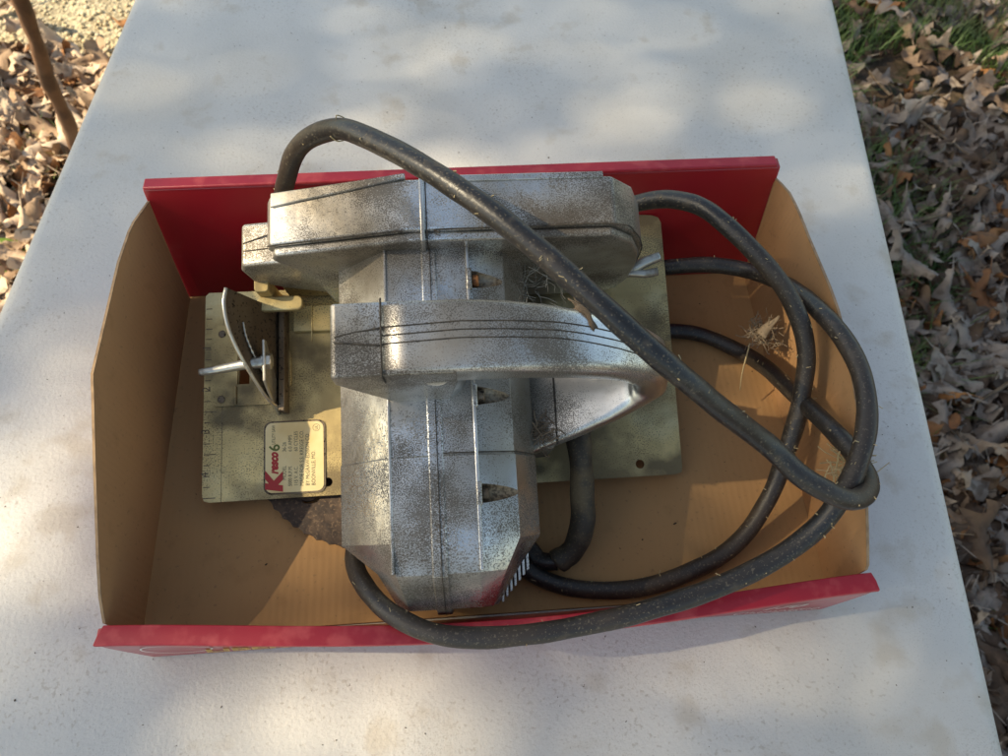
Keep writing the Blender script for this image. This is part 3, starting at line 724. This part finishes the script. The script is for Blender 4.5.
# power cord: one continuous cable (world coordinates turned into the saw's own frame)
D = [(.041, .1853, .05), (.0427, .1633, .052), (.0453, .1431, .045), (.0475, .1251, .032), (.0448, .1133, .0185), (.0361, .1065, .0122), (.0262, .1075, .0100), (.0175, .1157, .0090)]
Cc = [(-.0598, .1253, .0088), (-.0725, .1128, .02), (-.0727, .0959, .032), (-.0623, .0793, .045), (-.0466, .0657, .055), (-.0273, .0578, .06), (-.0038, .0562, .062), (.024, .0599, .063), (.0519, .0663, .064), (.08, .0749, .066), (.1062, .0845, .068), (0.1317, 0.0969, 0.074), (0.1511, 0.1108, 0.084), (0.1623, 0.1268, 0.097), (0.1704, 0.1468, 0.105), (0.1758, 0.1702, 0.106), (0.1741, 0.1962, 0.104), (0.1667, 0.2233, 0.097), (0.158, 0.2528, 0.08), (.1441, .2772, .06), (.1218, .2836, .055), (.0997, .2864, .047), (.0808, .2871, .036)]
A = [(-.1332, .2852, .085), (-.1198, .2687, .125), (-.1054, .2641, .155), (-.0808, .2516, .18), (-.0564, .2334, .19), (-.0353, .2165, .195), (-.0137, .1991, .197), (.0069, .183, .195), (.027, .1678, .19), (.0471, .1529, .183), (.0687, .1426, .17), (.0917, .1375, .15), (.1162, .1339, .128), (0.133, 0.1245, 0.118), (0.148, 0.1192, 0.112), (0.1603, 0.1188, 0.106), (0.1704, 0.1247, 0.099), (0.1761, 0.1341, 0.093), (0.1758, 0.1452, 0.088), (0.1717, 0.1587, 0.083), (0.1656, 0.1789, 0.071), (0.1617, 0.2077, 0.047), (0.1588, 0.2296, 0.028), (0.1532, 0.2474, 0.012), (0.1293, 0.2611, 0.0088), (0.1079, 0.2634, 0.0088), (.0802, .2582, .0085)]
B = [(.0501, .2921, .085), (.0671, .2888, .1), (.0845, .2834, .112), (.1007, .2708, .12), (.1176, .2529, .12), (.1349, .2377, .113), (.15, .2251, .1), (.1594, .209, .085), (.1617, .1893, .065), (.1588, .168, .045), (.1514, .1444, .028), (.1351, .1217, .014), (.1099, .106, .01), (.0819, .0957, .0088), (.0543, .093, .0088), (.0322, .096, .0088), (.0164, .1038, .0088), (.0035, .1149, .0088)]
whole = [D[5], D[6], D[7], (.0, .118, .0088), (-.03, .122, .0088)] + Cc + [(.075, .275, .022)] + [(.070, .262, .012)] + A[::-1] + [(-.125, .298, .07), (-.08, .305, .062), (-.02, .305, .066), (.03, .300, .075)] + B
tube('power_cord', whole, .0049, rubber, saw, seg=16, sub=7, jitter=.10, M=MSI)
sl_ = tube('strain_relief', D[:6], lambda t: .0068-.0004*t+(.0005 if t > .93 else 0), rubber_old, saw, seg=18, sub=8, jitter=.22, M=MSI)

# ---------------------------------------------------------------- loose debris
def strands(name, c, spread, n, length, rad, ma, flat=.4, parent=None, M=None):
    J = Joined(); rr = random.Random(sum(map(ord, name)) + n)
    for i in range(n):
        q = Vector((c[0]+rr.gauss(0, spread), c[1]+rr.gauss(0, spread), c[2]+abs(rr.gauss(0, spread*flat))))
        pts = [q]; d = Vector((rr.gauss(0, 1), rr.gauss(0, 1), rr.gauss(0, flat))).normalized()
        for k in range(3):
            d = (d+Vector((rr.gauss(0, .5), rr.gauss(0, .5), rr.gauss(0, .25)))).normalized(); pts.append(pts[-1]+d*length/3*rr.uniform(.5, 1.3))
        if M is not None: pts = [M @ v for v in pts]
        V, F = tube_data(pts, rad*rr.uniform(.6, 1.3), 4); J.add(V, F)
    return J.build(name, ma, parent)
def bpx(x, y, z):                                        # used for small loose bits: picture position at a known height
    f = 757; d = fw+rt*(x-504)/f-up*(y-378)/f; L = Vector((0, 0, .43)); return L+d*((z-L.z)/d.z)
tag(strands('dry_grass_tuft', bpx(541, 431, .079), .003, 55, .010, .00028, twig_m, .2), 'small nest of dry brown plant bits caught beside the motor under the handle', 'plant debris')
tag(strands('cobweb_clump', bpx(515, 287, .10), .010, 120, .012, .00009, web_m, .5), 'dusty grey cobweb with crumbs between blade guard and handle', 'cobweb')
tag(strands('fluff_clump', bpx(762, 335, .045), .0038, 150, .009, .00022, fluff_m, .7), 'brown dried seed head fluff hanging above the cord at the box right side', 'plant debris')
tag(tube('straw_stalk', [bpx(750, 343, .04), bpx(746, 358, .035), bpx(742, 374, .028), bpx(740, 390, .02)], lambda t: .0006-.0003*t, straw_m, seg=6, sub=4), 'single pale straw stalk below the brown fluff at the box right side', 'straw')
tag(tube('fluff_tip', [bpx(760, 336, .047), bpx(768, 328, .05), bpx(774, 322, .053), bpx(779, 316, .055)], lambda t: .0035*(1-t)+.0008, fluff_m, seg=8, sub=4, jitter=1.5), 'tapering brown dry petal rising from the fluff by the cord', 'plant debris')
tag(strands('dry_root_hairs', bpx(846, 464, .076), .0045, 70, .012, .0003, straw_m, .5), 'tangle of dry pale roots where the two cord loops cross at the right', 'plant debris')
tag(strands('dry_moss_piece', bpx(584, 310, .150), .0015, 40, .008, .0005, twig_m, .3), 'crumb of dry brown moss on the rear edge of the saw handle', 'plant debris')
tag(tube('dry_bark_piece', [bpx(577, 308, .152), bpx(586, 312, .154), bpx(592, 322, .153), bpx(596, 331, .150)], lambda t: .0016+.0006*math.sin(t*9), twig_m, seg=8, sub=5, jitter=1.2), 'curved dry brown bud scale hanging over the rear edge of the saw handle', 'plant debris')
J = Joined(); rr = random.Random(5)
for poly, rad in ((cat([MSI.inverted() @ (MSI @ Vector(q)) for q in A], 7), .0048), (cat(B, 7), .0048), (cat(Cc, 7), .0048)):
    for i in range(170):
        q = poly[rr.randrange(len(poly))]; a = rr.uniform(0, 6.28); u = Vector((math.cos(a), math.sin(a), rr.uniform(.1, 1.2))).normalized()
        p0 = q+u*rad*1.0; d = Vector((rr.gauss(0, 1), rr.gauss(0, 1), rr.gauss(0, .3))).normalized()*rr.uniform(.0008, .0026)
        V, F = tube_data([p0, p0+d*.5, p0+d], rr.uniform(.00015, .0003), 4); J.add(V, F)
o = J.build('straw_crumbs', straw_m); o['kind'] = 'stuff'
c0 = Vector((-.0808, .2516, .18)); t0 = (Vector((-.0564, .2334, .19))-Vector((-.1054, .2641, .155))).normalized(); u0 = t0.cross(Vector((0, 0, 1))).normalized(); v0 = t0.cross(u0)
tag(tube('straw_wisp', [c0+t0*.0008*k*.4+(u0*math.cos(.75*k)+v0*math.sin(.75*k))*.0053 for k in range(7)]+[c0+t0*.002-u0*.004+Vector((0, -.001, -.008))], .0003, straw_m, seg=6, sub=4), 'thin pale straw wisp looped round the top of the black cord arch', 'straw')
# crumbs on the box floor and on the table
J = Joined()
for i in range(30):
    q = MB @ Vector((rr.uniform(.005, .37), rr.uniform(.0, .2), .0036)); s = rr.uniform(.0002, .0006); e = rr.uniform(1, 3.2); a = rr.random()*6.28
    J.add([(q.x+s*(v.x*math.cos(a)*e-v.y*math.sin(a)), q.y+s*(v.x*math.sin(a)*e+v.y*math.cos(a)), q.z+s*.6*v.z) for v in IV], IF)
o = J.build('floor_crumbs', mat('dark_crumbs', (.05, .03, .015), .9)); o['kind'] = 'stuff'
J = Joined()
for i in range(700):
    x = rr.uniform(-.33, .268); y = rr.uniform(-.05, .75); s = rr.uniform(.00012, .00035)*(2.4 if rr.random() < .03 else 1); e = rr.uniform(1, 2.2); a = rr.random()*6.28
    J.add([(x+s*(v.x*math.cos(a)*e-v.y*math.sin(a)), y+s*(v.x*math.sin(a)*e+v.y*math.cos(a)), .0003+s*.5*v.z) for v in IV], IF)
o = J.build('table_crumbs', mat('brown_crumbs', (.09, .06, .04), .9)); o['kind'] = 'stuff'

# ---------------------------------------------------------------- the tree whose shade dapples the table (left, outside the frame)
tree = empty('oak_tree', (-5.2, -1.7, GZ), 'tall oak with sparse dry leaves standing left of the table', 'tree')
def tt(pts): return [Vector(q)-Vector((-5.2, -1.7, GZ)) for q in pts]
tube('trunk', tt([(-5.2, -1.7, GZ-.1), (-5.15, -1.7, .8), (-5.1, -1.65, 2.4), (-5.0, -1.6, 4.2), (-4.9, -1.5, 6.5)]), lambda t: .2-.12*t, bark, tree, seg=16, sub=6, jitter=.3)
T0 = 5.0
def sp(x, y, d=0): return Vector((x, y, 0))-LD*(T0+d)
def cover(x, y):                                         # how much of the sun the crown takes away
    c = .98 if x < .2 else .98+.3*min(1, (x-.2)/.05)
    for wx, wy, rx, ry, a in ((-.16, .40, .17, .04, .9), (.08, .53, .13, .05, .6), (-.25, .06, .09, .05, .8), (-.08, .0, .24, .035, .8), (.21, .05, .10, .045, .85), (-.30, .18, .05, .07, .6),
                              (-.06, .178, .13, .042, 1.4), (.05, .26, .12, .02, 1.2), (-.24, .27, .04, .05, .5), (.10, .20, .07, .03, .8), (.03, .06, .09, .015, .6), (.08, .31, .09, .02, .8), (-.0, .25, .05, .02, .9)):
        c -= a*math.exp(-((x-wx)/rx)**2-((y-wy)/ry)**2)
    return max(0, c)*(1 if -.42 < x < .62 else .6)
T0 = 6.0
def put_cluster(J, x, y):
    c = sp(x, y, rr.uniform(-1.2, 1.2)); vs, fs = LV[rr.randrange(18)]; mm = rotm(1.2); mm.translation = c
    s = rr.uniform(.55, .95)
    J.add([mm @ (v*s)-Vector((-5.2, -1.7, GZ)) for v in vs], fs)
J = Joined(); n = 0
while n < 4600:
    x = rr.uniform(-.42, .9); y = rr.uniform(-.12, 2.1)
    if y > 1.1 and rr.random() < .4: continue
    if rr.random() < cover(x, y)*1.1: put_cluster(J, x, y); n += 1
for i in range(3500):                                    # the rest of the crown, higher and behind
    a = rr.random()*6.28; q = rr.random()**.4*1.6; h = rr.uniform(-1, 1)
    c = Vector((-4.4+q*math.cos(a)*1.0, 2.8+q*math.sin(a), 7.0+h*1.1)); vs, fs = LV[rr.randrange(18)]; mm = rotm(1.2); mm.translation = c
    J.add([mm @ v-Vector((-5.2, -1.7, GZ)) for v in vs], fs)
o = J.build('foliage', LM[2], tree, smooth=True); o['kind'] = 'stuff'
for cx, cy in ((-.30, .55), (.05, .35), (.40, .60), (.45, .15), (-.2, .72), (.2, .9), (-.35, .12)):
    a = sp(cx, cy)
    tube('branch', tt([(-5.02, -1.6, 3.9), ((a.x-5.02)/2, (a.y-1.6)/2+.1, (a.z+3.9)/2+.2), tuple(a)]), lambda t: .03-.026*t, bark, tree, seg=8, sub=5, jitter=.3)
for q in ((-4.4, 2.8, 7.0), (-3.4, 2.2, 7.3), (-4.0, 3.6, 6.7), (-4.8, 1.8, 7.6)):
    tube('branch', tt([(-5.0, -1.6, 4.2), ((q[0]-5)/2, (q[1]-1.6)/2, (q[2]+4.2)/2+.2), q]), lambda t: .06-.05*t, bark, tree, seg=8, sub=5, jitter=.3)

# unseen tree, added so its high crown breaks up sky reflections and deepens shade
TB = Vector((3.0, -2.4, GZ))
added_tree = empty('oak_tree', tuple(TB), 'added unseen oak behind the viewer, its high crown breaking up the sky light over the table', 'tree')
tube('trunk', [(0, 0, -.1), (-.1, .1, 1.6), (-.35, .4, 3.4), (-.8, .9, 5.2), (-1.5, 1.7, 7.2)], lambda t: .19-.13*t, bark, added_tree, seg=16, sub=6, jitter=.3)
J = Joined(); tips = []
for k in range(46):
    a = rr.random()*6.28; q = math.sqrt(rr.random())*4.2; c = Vector((-1.2+q*math.cos(a), .7+q*math.sin(a), 7.0+rr.uniform(-1.1, 1.3)))
    if k % 4 == 0: tips.append(c)
    for i in range(36):
        vs, fs = LV[rr.randrange(18)]; mm = rotm(.8); sc_ = rr.uniform(1.2, 2.0)
        mm.translation = c+Vector((rr.gauss(0, .33), rr.gauss(0, .33), rr.gauss(0, .2)))-TB
        J.add([mm @ (v*sc_) for v in vs], fs)
o = J.build('foliage', LM[0], added_tree, smooth=True); o['kind'] = 'stuff'
for c in tips:
    e = c-TB
    tube('branch', [(-.75, .85, 5.0), (e.x*.5-.5, e.y*.5+.3, e.z*.5+2.8), tuple(e)], lambda t: .07-.06*t, bark, added_tree, seg=8, sub=5, jitter=.3)
